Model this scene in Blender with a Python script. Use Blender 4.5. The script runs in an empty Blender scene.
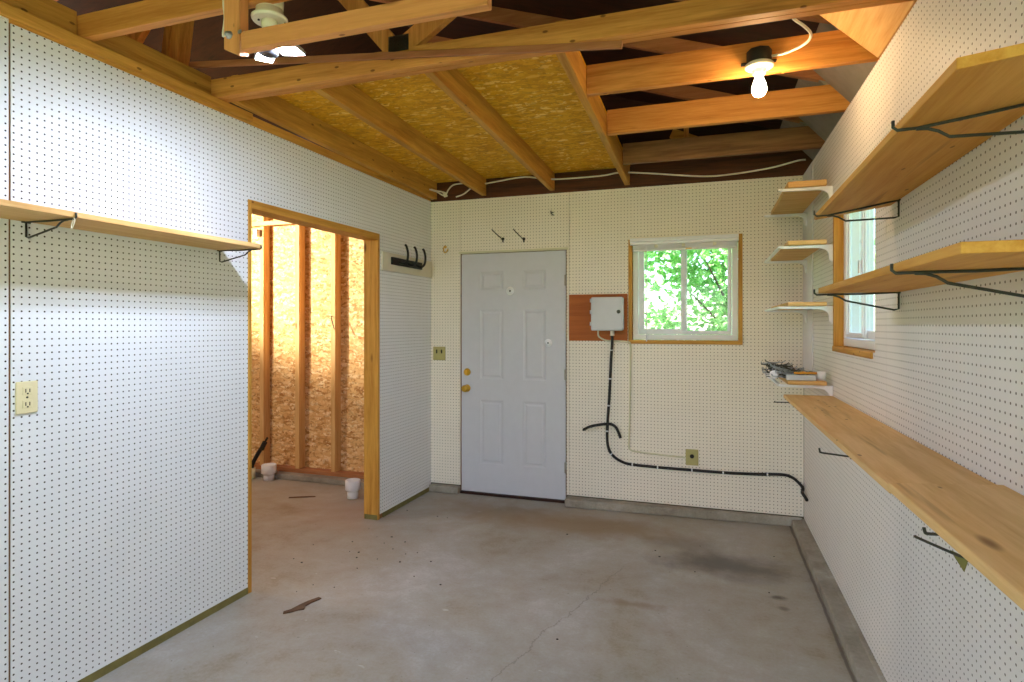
import bpy, bmesh, math, random
from mathutils import Vector, Matrix
random.seed(7)
S = bpy.context.scene
COL = S.collection
PI = math.pi

# ------------------------------------------------------------------ materials
def lin(r, g, b):
    f = lambda c: (c / 255) / 12.92 if c <= 10 else (((c / 255) + .055) / 1.055) ** 2.4
    return (f(r), f(g), f(b), 1)

class NT:
    """tiny node-building helper"""
    def __init__(s, name):
        s.m = bpy.data.materials.new(name); s.m.use_nodes = True
        s.t = s.m.node_tree; s.n = s.t.nodes; s.l = s.t.links
        s.b = s.n['Principled BSDF']
    def node(s, typ, **kw):
        n = s.n.new(typ)
        for k, v in kw.items(): setattr(n, k, v)
        return n
    def put(s, sock, v):
        if isinstance(v, bpy.types.NodeSocket): s.l.new(v, sock)
        else: sock.default_value = v
    def math(s, op, a, b=0.0, c=0.0, clamp=False):
        n = s.node('ShaderNodeMath', operation=op, use_clamp=clamp)
        s.put(n.inputs[0], a); s.put(n.inputs[1], b); s.put(n.inputs[2], c)
        return n.outputs[0]
    def obj(s): return s.node('ShaderNodeTexCoord').outputs['Object']
    def rnd(s): return s.node('ShaderNodeObjectInfo').outputs['Random']
    def mapping(s, v, scale=(1, 1, 1), rot=(0, 0, 0), loc=(0, 0, 0)):
        n = s.node('ShaderNodeMapping'); s.put(n.inputs[0], v)
        n.inputs['Scale'].default_value = scale; n.inputs['Rotation'].default_value = rot
        n.inputs['Location'].default_value = loc
        return n.outputs[0]
    def noise(s, v, scale, detail=4, rough=.55, dist=0.0, col=False):
        n = s.node('ShaderNodeTexNoise'); s.put(n.inputs['Vector'], v)
        n.inputs['Scale'].default_value = scale; n.inputs['Detail'].default_value = detail
        n.inputs['Roughness'].default_value = rough; n.inputs['Distortion'].default_value = dist
        return n.outputs['Color'] if col else n.outputs[0]
    def ramp(s, f, stops):
        n = s.node('ShaderNodeValToRGB'); s.put(n.inputs[0], f)
        e = n.color_ramp.elements
        while len(e) < len(stops): e.new(.5)
        for i, (p, c) in enumerate(stops):
            e[i].position = p; e[i].color = c if len(c) == 4 else (*c, 1)
        return n.outputs[0]
    def mix(s, f, a, b, mode='MIX'):
        n = s.node('ShaderNodeMix', data_type='RGBA', blend_type=mode)
        s.put(n.inputs[0], f); s.put(n.inputs[6], a); s.put(n.inputs[7], b)
        return n.outputs[2]
    def vmath(s, op, a, b=(0, 0, 0)):
        n = s.node('ShaderNodeVectorMath', operation=op); s.put(n.inputs[0], a); s.put(n.inputs[1], b)
        return n.outputs[0]
    def sep(s, v):
        n = s.node('ShaderNodeSeparateXYZ'); s.put(n.inputs[0], v); return n.outputs
    def smooth(s, v, lo, hi, a=0.0, b=1.0):
        n = s.node('ShaderNodeMapRange', interpolation_type='SMOOTHSTEP')
        s.put(n.inputs[0], v)
        for i, q in zip((1, 2, 3, 4), (lo, hi, a, b)): n.inputs[i].default_value = q
        return n.outputs[0]
    def bump(s, h, strength=.3, dist=.01):
        n = s.node('ShaderNodeBump'); n.inputs['Strength'].default_value = strength
        n.inputs['Distance'].default_value = dist; s.put(n.inputs['Height'], h)
        s.l.new(n.outputs[0], s.b.inputs['Normal'])
    def fin(s, col, rough=.6, metal=0.0, spec=.4):
        s.put(s.b.inputs['Base Color'], col); s.put(s.b.inputs['Roughness'], rough)
        s.put(s.b.inputs['Metallic'], metal); s.b.inputs['Specular IOR Level'].default_value = spec
        return s.m

_cache = {}
def plain(name, rgb, rough=.5, metal=0.0, var=.06, spec=.4):
    if name in _cache: return _cache[name]
    k = NT(name); c = lin(*rgb)
    n = k.noise(k.obj(), 14, 5)
    d = tuple(x * (1 - var * 2) for x in c[:3]) + (1,)
    m = k.fin(k.ramp(n, [(.3, d), (.7, c)]), rough, metal, spec)
    _cache[name] = m; return m

def wood(kind, axis):
    key = 'wood_%s_%s' % (kind, axis)
    if key in _cache: return _cache[key]
    light, dark, knot = {
        'fir':   ((218, 154, 78), (174, 108, 44), (84, 42, 16)),
        'amber': ((212, 158, 70), (166, 112, 40), (86, 48, 14)),
        'pine':  ((226, 186, 126), (198, 148, 82), (112, 68, 28)),
        'shelf': ((222, 172, 86), (198, 138, 54), (110, 64, 20)),
        'ledge': ((232, 196, 138), (206, 162, 100), (120, 80, 40)),
        'new':   ((226, 160, 98), (202, 132, 74), (120, 64, 30)),
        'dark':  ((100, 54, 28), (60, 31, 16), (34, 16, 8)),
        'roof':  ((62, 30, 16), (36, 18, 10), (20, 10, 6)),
        'old':   ((150, 106, 66), (104, 66, 38), (54, 30, 16)),
        'red':   ((186, 128, 84), (150, 92, 54), (90, 48, 24)),
        'ply':   ((176, 98, 40), (150, 78, 28), (110, 60, 26)),
    }[kind]
    k = NT(key)
    off = k.node('ShaderNodeCombineXYZ'); r = k.rnd()
    k.put(off.inputs[0], k.math('MULTIPLY', r, 37.)); k.put(off.inputs[1], k.math('MULTIPLY', r, 91.)); k.put(off.inputs[2], k.math('MULTIPLY', r, 53.))
    v = k.vmath('ADD', k.obj(), off.outputs[0])
    i = 'XYZ'.index(axis)
    sc = [1., 1., 1.]; sc[i] = .055
    g = k.mapping(v, tuple(sc))
    warp = k.noise(k.mapping(v, tuple(.35 if j == i else 1 for j in range(3))), 5, 2)
    rings = k.noise(k.vmath('ADD', g, k.vmath('MULTIPLY', k.noise(k.mapping(v, tuple(.3 if j == i else 1 for j in range(3))), 6, 2, col=True), (.05, .05, .05))), 26, 4, .6)
    fine = k.noise(g, 150, 3, .6)
    f = k.math('ADD', k.math('MULTIPLY', rings, .72), k.math('MULTIPLY', fine, .28))
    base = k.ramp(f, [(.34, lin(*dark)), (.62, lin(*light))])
    # broad tone shift along the piece and from piece to piece
    tone = k.math('ADD', k.math('MULTIPLY', warp, .5), k.math('MULTIPLY', r, .3))
    base = k.mix(k.smooth(tone, .25, .75, 0, .38), base, lin(*dark))
    vs = [7., 7., 7.]; vs[i] = 2.2
    vo = k.node('ShaderNodeTexVoronoi'); vo.inputs['Scale'].default_value = 1
    k.put(vo.inputs['Vector'], k.mapping(v, tuple(vs)))
    rare = k.smooth(k.sep(vo.outputs['Color'])[0], .5, .54)
    kn = k.math('MULTIPLY', k.smooth(vo.outputs['Distance'], .05, .13, 1, 0), rare)
    base = k.mix(k.math('MULTIPLY', kn, .85), base, lin(*knot))
    if kind in ('fir', 'amber', 'shelf', 'old', 'new', 'ledge'):
        ss = [26., 26., 26.]; ss[i] = 12.
        v2 = k.node('ShaderNodeTexVoronoi'); v2.inputs['Scale'].default_value = 1; k.put(v2.inputs['Vector'], k.mapping(v, tuple(ss)))
        sp = k.math('MULTIPLY', k.smooth(v2.outputs['Distance'], .10, .18, 1, 0), k.smooth(k.sep(v2.outputs['Color'])[1], .80, .82))
        base = k.mix(k.math('MULTIPLY', sp, .75), base, lin(*knot))
        streak = k.smooth(k.noise(k.mapping(v, tuple(.9 if j == i else 16 for j in range(3))), 1.0, 3, .6), .60, .70, 0, .35)
        base = k.mix(streak, base, lin(*knot))
    m = k.fin(base, .62, 0, .3); k.bump(f, .12, .004)
    _cache[key] = m; return m

def osb(kind='raw'):
    key = 'osb_' + kind
    if key in _cache: return _cache[key]
    tones = {'raw': [(0, (178, 122, 66)), (.3, (216, 166, 104)), (.7, (232, 192, 132)), (1, (246, 220, 172))],
             'deck': [(0, (204, 144, 24)), (.45, (222, 162, 30)), (.85, (230, 174, 44)), (1, (248, 210, 112))]}[kind]
    k = NT(key); v = k.obj(); out = None
    w = k.vmath('ADD', v, k.vmath('MULTIPLY', k.noise(v, 11, 2, col=True), (.05, .05, .05)))
    for n_, (rot, sc, seed) in enumerate([(.5, (13, 46, 18), 0), (-.9, (14, 44, 18), 5), (1.45, (15, 40, 18), 9)]):
        vo = k.node('ShaderNodeTexVoronoi'); vo.inputs['Scale'].default_value = 1
        if kind == 'raw':   # board stands in the X-Z plane
            k.put(vo.inputs['Vector'], k.mapping(w, (sc[0], sc[2], sc[1]), (0, rot, 0), (seed, 0, 0)))
        else:
            k.put(vo.inputs['Vector'], k.mapping(w, sc, (0, 0, rot), (seed, 0, 0)))
        c = k.ramp(k.sep(vo.outputs['Color'])[n_], [(p, lin(*q)) for p, q in tones])
        edge = k.smooth(vo.outputs['Distance'], .55, .8)
        c = k.mix(k.math('MULTIPLY', edge, .3), c, lin(124, 78, 30))
        out = c if out is None else k.mix(k.smooth(k.noise(v, 17 + 5 * n_, 2), .46, .54), out, c)
    m = k.fin(out, .7, 0, .25); _cache[key] = m; return m

def pegboard(name, ax, tone=(232, 229, 216), hole_rgb=(58, 52, 42)):
    """white painted hardboard with quarter-inch holes on a one-inch grid; ax = horizontal axis of the wall"""
    k = NT(name); v = k.obj(); s = k.sep(v); P = 1 / .0254
    def cell(c): return k.math('SUBTRACT', k.math('FRACT', k.math('ADD', k.math('MULTIPLY', c, P), 500.25)), .5)
    a, b = cell(s['XY'.index(ax)]), cell(s[2])
    d = k.math('SQRT', k.math('ADD', k.math('MULTIPLY', a, a), k.math('MULTIPLY', b, b)))
    hole = k.smooth(d, .115, .15, 1, 0)
    n = k.noise(v, 3.5, 5)
    base = k.ramp(n, [(.3, lin(*[t - 5 for t in tone])), (.7, lin(*tone))])
    scuff = k.smooth(k.noise(v, 21, 3, .7), .70, .76, 0, .25)
    base = k.mix(scuff, base, lin(150, 142, 126))
    col = k.mix(hole, base, lin(*hole_rgb))
    m = k.fin(col, .5, 0, .35)
    k.bump(k.math('ADD', k.math('MULTIPLY', hole, -1.), k.math('MULTIPLY', n, .15)), .25, .003)
    return m

def concrete(name, floor=False):
    k = NT(name); v = k.obj()
    n1 = k.noise(v, 1.1, 6, .6, .6); n2 = k.noise(v, 9, 6, .65); n3 = k.noise(v, 70, 3, .7)
    f = k.math('ADD', k.math('ADD', k.math('MULTIPLY', n1, .55), k.math('MULTIPLY', n2, .3)), k.math('MULTIPLY', n3, .15))
    if floor:
        c = k.ramp(f, [(.36, lin(132, 116, 92)), (.46, lin(154, 146, 131)), (.55, lin(164, 159, 150)), (.66, lin(184, 181, 176))])
    else:
        c = k.ramp(f, [(.36, lin(120, 112, 98)), (.52, lin(158, 150, 136)), (.66, lin(184, 178, 166))])
    if floor:
        s = k.sep(v)
        def blob(cx, cy, rx, ry, amp, tint, sc=3.5):
            nonlocal c
            dx = k.math('DIVIDE', k.math('SUBTRACT', s[0], cx), rx); dy = k.math('DIVIDE', k.math('SUBTRACT', s[1], cy), ry)
            d = k.math('ADD', k.math('SQRT', k.math('ADD', k.math('MULTIPLY', dx, dx), k.math('MULTIPLY', dy, dy))),
                       k.math('MULTIPLY', k.math('SUBTRACT', k.noise(v, sc, 4, .65), .5), 1.5))
            c = k.mix(k.smooth(d, .15, 1.1, amp, 0), c, lin(*tint))
        blob(.10, 3.72, .48, .24, .75, (84, 80, 78))       # old oil stain
        blob(-.15, 3.98, .35, .16, .4, (98, 92, 86))
        blob(.36, 3.36, .05, .035, .8, (70, 62, 52), 14)
        blob(.37, 3.24, .035, .03, .6, (84, 74, 60), 14)
        blob(-.9, 4.15, .95, .34, .65, (134, 106, 70))       # rusty film near the door
        blob(-1.6, 4.2, .6, .3, .6, (136, 112, 80))
        blob(-.35, 3.05, .2, .05, .6, (128, 106, 78), 9)
        blob(-2.6, 3.9, .6, .5, .35, (160, 132, 112))
        # hairline crack running from the middle of the slab to the front
        def crack(x0, y0, x1, y1, wid, wob=.13, amp=.4):
            nonlocal c
            L = math.hypot(x1 - x0, y1 - y0); nx, ny = (y1 - y0) / L, -(x1 - x0) / L
            q = k.math('ADD', k.math('MULTIPLY', s[0], nx), k.math('MULTIPLY', s[1], ny))
            q = k.math('SUBTRACT', q, x0 * nx + y0 * ny)
            q = k.math('ADD', q, k.math('MULTIPLY', k.math('SUBTRACT', k.noise(v, 5, 5, .7), .5), wob))
            t = k.math('ADD', k.math('MULTIPLY', s[0], -ny), k.math('MULTIPLY', s[1], nx))
            t0 = -x0 * ny + y0 * nx
            on = k.math('MULTIPLY', k.smooth(t, t0, t0 + .05), k.smooth(t, t0 + L - .3, t0 + L, 1, 0))
            c = k.mix(k.math('MULTIPLY', k.math('MULTIPLY', k.smooth(k.math('ABSOLUTE', q), wid * .4, wid, 1, 0), on), amp), c, lin(96, 86, 74))
        crack(-1.05, 1.4, -.42, 3.65, .004)
        crack(.556, -2, .568, 4.9, .010, .02, .75)
        # pale drips and dark specks
        c = k.mix(k.smooth(k.noise(v, 42, 2, .5), .72, .76, 0, .55), c, lin(92, 82, 70))
        c = k.mix(k.smooth(k.noise(k.mapping(v, (3, 9, 1), (0, 0, .5)), 3, 3, .5), .72, .78, 0, .5), c, lin(206, 202, 194))
    m = k.fin(c, k.ramp(n2, [(.3, (.45, .45, .45)), (.7, (.68, .68, .68))]) if floor else .85, 0, .35)
    k.bump(f, .15 if floor else .4, .006)
    return m

def emit(name, col, strength):
    k = NT(name); k.fin((0.8, .8, .8, 1), .4)
    k.b.inputs['Emission Color'].default_value = (*col, 1); k.b.inputs['Emission Strength'].default_value = strength
    return k.m

def glass_mat():
    k = NT('window_glass'); k.n.remove(k.b)
    tr = k.node('ShaderNodeBsdfTransparent'); tr.inputs[0].default_value = (.95, .98, .97, 1)
    gl = k.node('ShaderNodeBsdfGlossy'); gl.inputs['Roughness'].default_value = .02
    fr = k.node('ShaderNodeFresnel'); fr.inputs[0].default_value = 1.45
    mx = k.node('ShaderNodeMixShader'); k.l.new(k.math('MULTIPLY', fr.outputs[0], k.math('SUBTRACT', 1.0, k.node('ShaderNodeNewGeometry').outputs['Backfacing'])), mx.inputs[0]); k.l.new(tr.outputs[0], mx.inputs[1]); k.l.new(gl.outputs[0], mx.inputs[2])
    k.l.new(mx.outputs[0], k.n['Material Output'].inputs[0]); return k.m

def leaf_mat():
    k = NT('leaves'); n = k.noise(k.obj(), 6, 3); n2 = k.noise(k.obj(), 45, 1)
    f = k.math('ADD', k.math('MULTIPLY', n, .5), k.math('MULTIPLY', n2, .5))
    c = k.ramp(f, [(.35, lin(92, 156, 84)), (.5, lin(160, 206, 132)), (.65, lin(226, 238, 200))])
    k.fin(c, .5, 0, .3)
    tl = k.node('ShaderNodeBsdfTranslucent'); k.put(tl.inputs[0], c)
    mx = k.node('ShaderNodeMixShader'); mx.inputs[0].default_value = .4
    k.l.new(k.b.outputs[0], mx.inputs[1]); k.l.new(tl.outputs[0], mx.inputs[2])
    k.l.new(mx.outputs[0], k.n['Material Output'].inputs[0]); return k.m

M = dict(
    peg_left=pegboard('pegboard_left', 'Y', (230, 232, 234)), peg_back=pegboard('pegboard_back', 'X', (238, 229, 213), (100, 86, 58)), peg_right=pegboard('pegboard_right', 'Y', (230, 226, 220), (104, 96, 82)),
    floor=concrete('concrete_floor', True), curb=concrete('concrete_curb'),
    door=plain('door_paint', (204, 204, 210), .42, var=.02), white=plain('white_vinyl', (236, 236, 240), .35, var=.02),
    wpaint=plain('white_paint', (226, 224, 222), .5, var=.03), brass=plain('brass', (224, 180, 70), .3, .65, .1),
    steel=plain('steel_wire', (84, 84, 78), .4, .9), rightwire=plain('dull_wire', (70, 74, 70), .45, .6), blackwire=plain('black_wire', (38, 36, 34), .45, .3), galv=plain('galvanised_steel', (172, 178, 182), .4, .6),
    black=plain('black_plastic', (26, 25, 25), .5), cableblack=plain('black_cable', (34, 32, 30), .55), greybox=plain('grey_enclosure', (196, 198, 202), .4, var=.02),
    ivory=plain('ivory_plastic', (226, 216, 172), .4, var=.03), ivorydark=plain('olive_plastic', (176, 164, 104), .45, var=.03), romex=plain('cable_jacket', (226, 216, 196), .5, var=.03),
    slot=plain('dark_slot', (40, 34, 26), .7), porcelain=plain('porcelain', (232, 226, 206), .25, var=.02), cream2=plain('cream_paint', (216, 212, 192), .5, var=.03), cream=plain('cream_trim', (214, 208, 176), .5, var=.03),
    pvc=plain('white_pipe', (240, 240, 240), .35, var=.02), baffle=plain('eave_baffle', (150, 140, 126), .9, var=.08), sheath=plain('grey_core', (96, 84, 70), .9),
    siding=plain('siding', (186, 184, 176), .8), green=plain('turf', (96, 140, 62), .95, var=.3), bark=plain('bark', (92, 76, 60), .95, var=.3),
    olive=plain('treated_wood', (128, 118, 66), .8, var=.2), scrap=plain('bark_scrap', (112, 82, 58), .9, var=.25), orange=plain('orange_paint', (214, 146, 40), .5), scrapgreen=plain('olive_scrap', (120, 116, 60), .7),
    knobwhite=plain('disc_white', (240, 242, 244), .25, var=.01), hinge=plain('hinge_paint', (168, 160, 148), .5), glass=glass_mat(), leaf=leaf_mat(),
    led=emit('led_lens', (.66, .76, 1.0), 700.0), bulb=emit('bulb_glass', (1.0, .66, .34), 170.0),
)

# ------------------------------------------------------------------ mesh helper
class MB:
    def __init__(s): s.bm = bmesh.new(); s.mi = 0
    def mat(s, i): s.mi = i; return s
    def face(s, vs, smooth=False):
        try: f = s.bm.faces.new(vs)
        except ValueError: return
        f.material_index = s.mi; f.smooth = smooth; return f
    def hexa(s, c):
        v = [s.bm.verts.new(p) for p in c]
        for q in ((0, 3, 2, 1), (4, 5, 6, 7), (0, 1, 5, 4), (1, 2, 6, 5), (2, 3, 7, 6), (3, 0, 4, 7)): s.face([v[i] for i in q])
        return s
    def box(s, x0, x1, y0, y1, z0, z1):
        return s.hexa([(x0, y0, z0), (x1, y0, z0), (x1, y1, z0), (x0, y1, z0), (x0, y0, z1), (x1, y0, z1), (x1, y1, z1), (x0, y1, z1)])
    def bar(s, a, b, w, h, up=(0, 0, 1)):
        a, b = Vector(a), Vector(b); d = (b - a).normalized(); sd = d.cross(Vector(up))
        if sd.length < 1e-4: sd = d.cross(Vector((0, 1, 0)))
        sd.normalize(); u = sd.cross(d).normalized(); sd *= w / 2; u *= h / 2
        return s.hexa([a - sd - u, a + sd - u, b + sd - u, b - sd - u, a - sd + u, a + sd + u, b + sd + u, b - sd + u])
    def prism(s, poly, vec):
        vec = Vector(vec); a = [s.bm.verts.new(p) for p in poly]; b = [s.bm.verts.new(Vector(p) + vec) for p in poly]
        s.face(a[::-1]); s.face(b); n = len(a)
        for i in range(n): s.face([a[i], a[(i + 1) % n], b[(i + 1) % n], b[i]])
        return s
    def tube(s, pts, r, n=8, closed=False, ends=True):
        pts = [Vector(p) for p in pts]; rings = []; N = len(pts); u = None
        for i, p in enumerate(pts):
            t = (pts[min(i + 1, N - 1)] - pts[max(i - 1, 0)]).normalized()
            if u is None:
                u = t.cross(Vector((0, 0, 1)));
                if u.length < .01: u = t.cross(Vector((1, 0, 0)))
            u = (u - t * u.dot(t)).normalized(); w = t.cross(u)
            rr = r[i] if isinstance(r, (list, tuple)) else r
            rings.append([s.bm.verts.new(p + (u * math.cos(2 * PI * k / n) + w * math.sin(2 * PI * k / n)) * rr) for k in range(n)])
        for A, B in zip(rings, rings[1:]):
            for k in range(n): s.face([A[k], A[(k + 1) % n], B[(k + 1) % n], B[k]], True)
        if ends: s.face(rings[0][::-1]); s.face(rings[-1])
        return s
    def lathe(s, prof, o=(0, 0, 0), axis=(0, 0, 1), n=24):
        """prof: (radius, distance along axis)"""
        o = Vector(o); ax = Vector(axis).normalized(); u = ax.orthogonal().normalized(); w = ax.cross(u); rings = []
        for r, h in prof:
            rings.append([s.bm.verts.new(o + ax * h + (u * math.cos(2 * PI * k / n) + w * math.sin(2 * PI * k / n)) * max(r, 1e-4)) for k in range(n)])
        for A, B in zip(rings, rings[1:]):
            for k in range(n): s.face([A[k], A[(k + 1) % n], B[(k + 1) % n], B[k]], True)
        s.face(rings[0][::-1]); s.face(rings[-1]); return s
    def build(s, name, mats, parent=None, o=None, frame=None, bevel=0.0, kind=None):
        bm = s.bm; bmesh.ops.recalc_face_normals(bm, faces=bm.faces)
        if parent is not None:
            o = Vector(parent['_o']); 
        elif o is None:
            xs = [v.co for v in bm.verts]
            o = Vector(((min(v.x for v in xs) + max(v.x for v in xs)) / 2, (min(v.y for v in xs) + max(v.y for v in xs)) / 2, min(v.z for v in xs)))
        else: o = Vector(o)
        for v in bm.verts: v.co -= o
        me = bpy.data.meshes.new(name); bm.to_mesh(me); bm.free()
        for m in (mats if isinstance(mats, (list, tuple)) else [mats]): me.materials.append(m)
        ob = bpy.data.objects.new(name, me); COL.objects.link(ob)
        if parent is not None: ob.parent = parent
        else: ob.matrix_world = (frame or Matrix()) @ Matrix.Translation(o)
        ob['_o'] = list(o)
        if bevel:
            b = ob.modifiers.new('bevel', 'BEVEL'); b.width = bevel; b.segments = 2; b.limit_method = 'ANGLE'
        if kind: ob['kind'] = kind
        return ob

def tag(o, label, cat, group=None, kind=None):
    o['label'] = label; o['category'] = cat
    if group: o['group'] = group
    if kind: o['kind'] = kind
    return o
def thing(name, o, label, cat, group=None, frame=None):
    e = bpy.data.objects.new(name, None); COL.objects.link(e); e.empty_display_size = .05
    e.matrix_world = (frame or Matrix()) @ Matrix.Translation(Vector(o)); e['_o'] = list(o)
    return tag(e, label, cat, group)
def copy_thing(src, delta, label, rot=None):
    c = src.copy(); COL.objects.link(c); c.matrix_world = Matrix.Translation(Vector(delta)) @ src.matrix_world
    c['label'] = label
    for ch in src.children:
        d = ch.copy(); COL.objects.link(d); d.parent = c
        for g in ch.children:
            h = g.copy(); COL.objects.link(h); h.parent = d
    return c
def smooth_path(pts, n=6):
    pts = [Vector(p) for p in pts]; out = []
    P = [pts[0]] + pts + [pts[-1]]
    for i in range(1, len(P) - 2):
        a, b, c, d = P[i - 1], P[i], P[i + 1], P[i + 2]
        for k in range(n):
            t = k / n
            out.append(.5 * ((2 * b) + (c - a) * t + (2 * a - 5 * b + 4 * c - d) * t * t + (3 * b - a - 3 * c + d) * t ** 3))
    out.append(pts[-1]); return out
def grid_wall(mb, us, vs, holes, put):
    """fill a rectangle split at us x vs except inside holes (u0,u1,v0,v1)"""
    for a, b in zip(us, us[1:]):
        for c, d in zip(vs, vs[1:]):
            m, n = (a + b) / 2, (c + d) / 2
            if any(h[0] < m < h[1] and h[2] < n < h[3] for h in holes): continue
            put(a, b, c, d)

# room: x across, y into the picture, z up; camera stands at the origin, eye 1.43 m
XR, YB, H = .661, 4.61, 1.43
ANG = -math.atan(.0248)
LW = Matrix.Translation((-2.3772, 0, 0)) @ Matrix.Rotation(ANG, 4, 'Z')   # left partition: its face is local x = 0
YF = -2.0       # front of the garage, behind the camera
XA = -5.15      # outer wall of the side bay
PT = 2.50       # top of the pegboards

# ------------------------------------------------------------------ shell
m = MB(); m.box(XA - .1, XR + .12, YF - .3, YB + .2, -.12, 0); m.build('floor', M['floor'], o=(0, 0, 0), kind='structure')
m = MB(); m.box(-30, 30, -30, 40, -.3, -.125); m.build('ground', M['green'], o=(0, 0, -.3), kind='structure')

# back wall: pegboard sheets over a core, with door and window openings
DO = (-1.986, -1.062, 0, 2.045); WO = (-.548, .230, 1.312, 2.09)
m = MB()
m.mat(0)
for a, b in ((-2.275, -1.987), (-1.984, -1.0435), (-1.0405, .6585)):
    us = sorted({a, b, *[q for q in (DO[0], DO[1], WO[0], WO[1]) if a < q < b]})
    top = PT if a > -1.1 else PT - .006
    grid_wall(m, us, [.068, WO[2], 2.045, WO[3], top], [DO, WO], lambda p, q, c, d: m.box(p, q, YB, YB + .006, c, d))
m.mat(1)
us = [-2.36, DO[0], DO[1], WO[0], WO[1], XR]
grid_wall(m, us, [0, WO[2], 2.045, WO[3], PT - .01], [DO, WO], lambda p, q, c, d: m.box(p, q, YB + .0061, YB + .12, c, d))
m.build('wall_back', [M['peg_back'], M['sheath']], o=(0, YB, 0), kind='structure')
# siding of the whole gable end, outside
m = MB()
grid_wall(m, [XA - .1, DO[0], DO[1], WO[0], WO[1], XR + .12], [-.1, WO[2], 2.045, WO[3], 2.6], [DO, WO], lambda p, q, c, d: m.box(p, q, YB + .121, YB + .15, c, d))
m.build('wall_back_siding', M['siding'], kind='structure')

# right wall
WR = (2.765, 3.555, 1.315, 2.10)
m = MB(); m.mat(0)
for a, b in ((YF, 1.573), (1.575, 2.60), (2.602, YB)):
    us = sorted({a, b, *[q for q in WR[:2] if a < q < b]})
    grid_wall(m, us, [.057, WR[2], WR[3], PT], [WR], lambda p, q, c, d: m.box(XR, XR + .006, p, q, c, d))
m.mat(1)
grid_wall(m, [YF, WR[0], WR[1], YB + .12], [0, WR[2], WR[3], PT], [WR], lambda p, q, c, d: m.box(XR + .0061, XR + .11, p, q, c, d))
m.build('wall_right', [M['peg_right'], M['sheath']], o=(XR, 0, 0), kind='structure')

# left partition (local frame): opening between s = 2.545 and 3.78
LO = (2.545, 3.785, -.1, 2.075)
m = MB(); m.mat(0)
for a, b in ((YF, 1.413), (1.421, LO[1]), (LO[1], 4.612)):
    us = sorted({a, b, *[q for q in LO[:2] if a < q < b]})
    grid_wall(m, us, [.035, LO[3], 2.522 if b < 3 else PT], [LO], lambda p, q, c, d: m.box(-.006, 0, p, q, c, d))
m.mat(1)
grid_wall(m, [YF, LO[0], LO[1], 4.69], [0, LO[3], 2.52], [LO], lambda p, q, c, d: m.box(-.11, -.0061, p, q, c, d))
m.build('wall_left', [M['peg_left'], wood('old', 'Z')], o=(0, 0, 0), frame=LW, kind='structure')
# sill plate edge showing under the pegboard
m = MB(); m.box(-.1, .002, YF, LO[0], 0, .034); m.box(-.1, .002, LO[1] + .06, 4.6, 0, .034)
m.build('baseboard_left', M['olive'], frame=LW, kind='structure')

# doorway lining: two jambs and a header
m = MB(); m.box(-.118, .004, LO[0] - .02, LO[0] + .004, 0.0, 2.10); m.build('trim_1', wood('amber', 'Z'), frame=LW, bevel=.002, kind='structure')
m = MB(); m.box(-.118, .004, LO[1] - .010, LO[1] + .012, 0.0, 2.10); m.build('trim_2', wood('amber', 'Z'), frame=LW, bevel=.002, kind='structure')
m = MB(); m.box(-.118, .0045, LO[0] + .004, LO[1] - .004, 2.055, 2.10); m.build('trim_3', wood('amber', 'Y'), frame=LW, bevel=.002, kind='structure')
m = MB(); m.box(-.112, -.004, LO[1] - .012, LO[1] + .03, 0.0, .035); m.build('trim_4', M['olive'], frame=LW, kind='structure')

# top plates over the three walls, and a lower strip on the left pegboard
m = MB(); m.box(-.10, .0, YF, 4.60, PT + .001, 2.553); m.build('trim_5', wood('amber', 'Y'), frame=LW, bevel=.002, kind='structure')
m = MB(); m.box(-.006, .022, YF, 2.54, 2.513, 2.556); m.build('trim_6', wood('amber', 'Y'), frame=LW, bevel=.003, kind='structure')
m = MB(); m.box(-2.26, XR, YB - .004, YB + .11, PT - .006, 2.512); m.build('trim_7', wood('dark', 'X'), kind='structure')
m = MB(); m.box(XR + .045, XR + .11, YF, YB, PT + .001, 2.555); m.build('trim_8', wood('fir', 'Y'), kind='structure')
# plain white board closing the far end of the right wall
m = MB(); m.box(XR - .008, XR - .0005, 4.22, YB - .003, 1.13, 2.49); m.build('trim_9', M['wpaint'], bevel=.001, kind='structure')

# concrete stem wall showing at the foot of the walls
m = MB()
m.prism([(-1.055, 4.505, 0), (.575, 4.575, 0), (.655, 4.61, 0), (-1.055, 4.61, 0)], (0, 0, .062))
m.prism([(-2.26, 4.56, 0), (-1.99, 4.56, 0), (-1.99, 4.66, 0), (-2.26, 4.66, 0)], (0, 0, .058))
m.build('baseboard_back', M['curb'], bevel=.008, kind='structure')
m = MB(); m.prism([(.565, YF, 0), (.66, YF, 0), (.66, 4.60, 0), (.578, 4.575, 0)], (0, 0, .05)); m.box(.64, .70, YF, 4.6, 0, .056)
m.build('baseboard_right', M['curb'], bevel=.006, kind='structure')
m = MB(); m.box(XA, -2.47, 4.49, 4.72, 0, .050); m.build('baseboard_far', M['curb'], bevel=.008, kind='structure')

# side bay: flake board wall, side and front walls
m = MB(); m.box(XA, -2.36, 4.665, 4.678, .08, 2.6); m.build('wall_far', osb('raw'), o=(0, 4.665, 0), kind='structure')
m = MB(); m.box(XA - .1, XA, YF - .1, YB + .15, 0, 2.6); m.build('wall_outer', wood('old', 'Y'), kind='structure')
# front wall with the open garage doorway behind the camera
GO = (-2.0, .35, 0, 2.15)
m = MB(); grid_wall(m, [XA - .1, GO[0], GO[1], XR + .12], [0, GO[3], 2.6], [GO], lambda p, q, c, d: m.box(p, q, YF - .1, YF, c, d))
m.build('wall_front', M['wpaint'], kind='structure')

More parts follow.
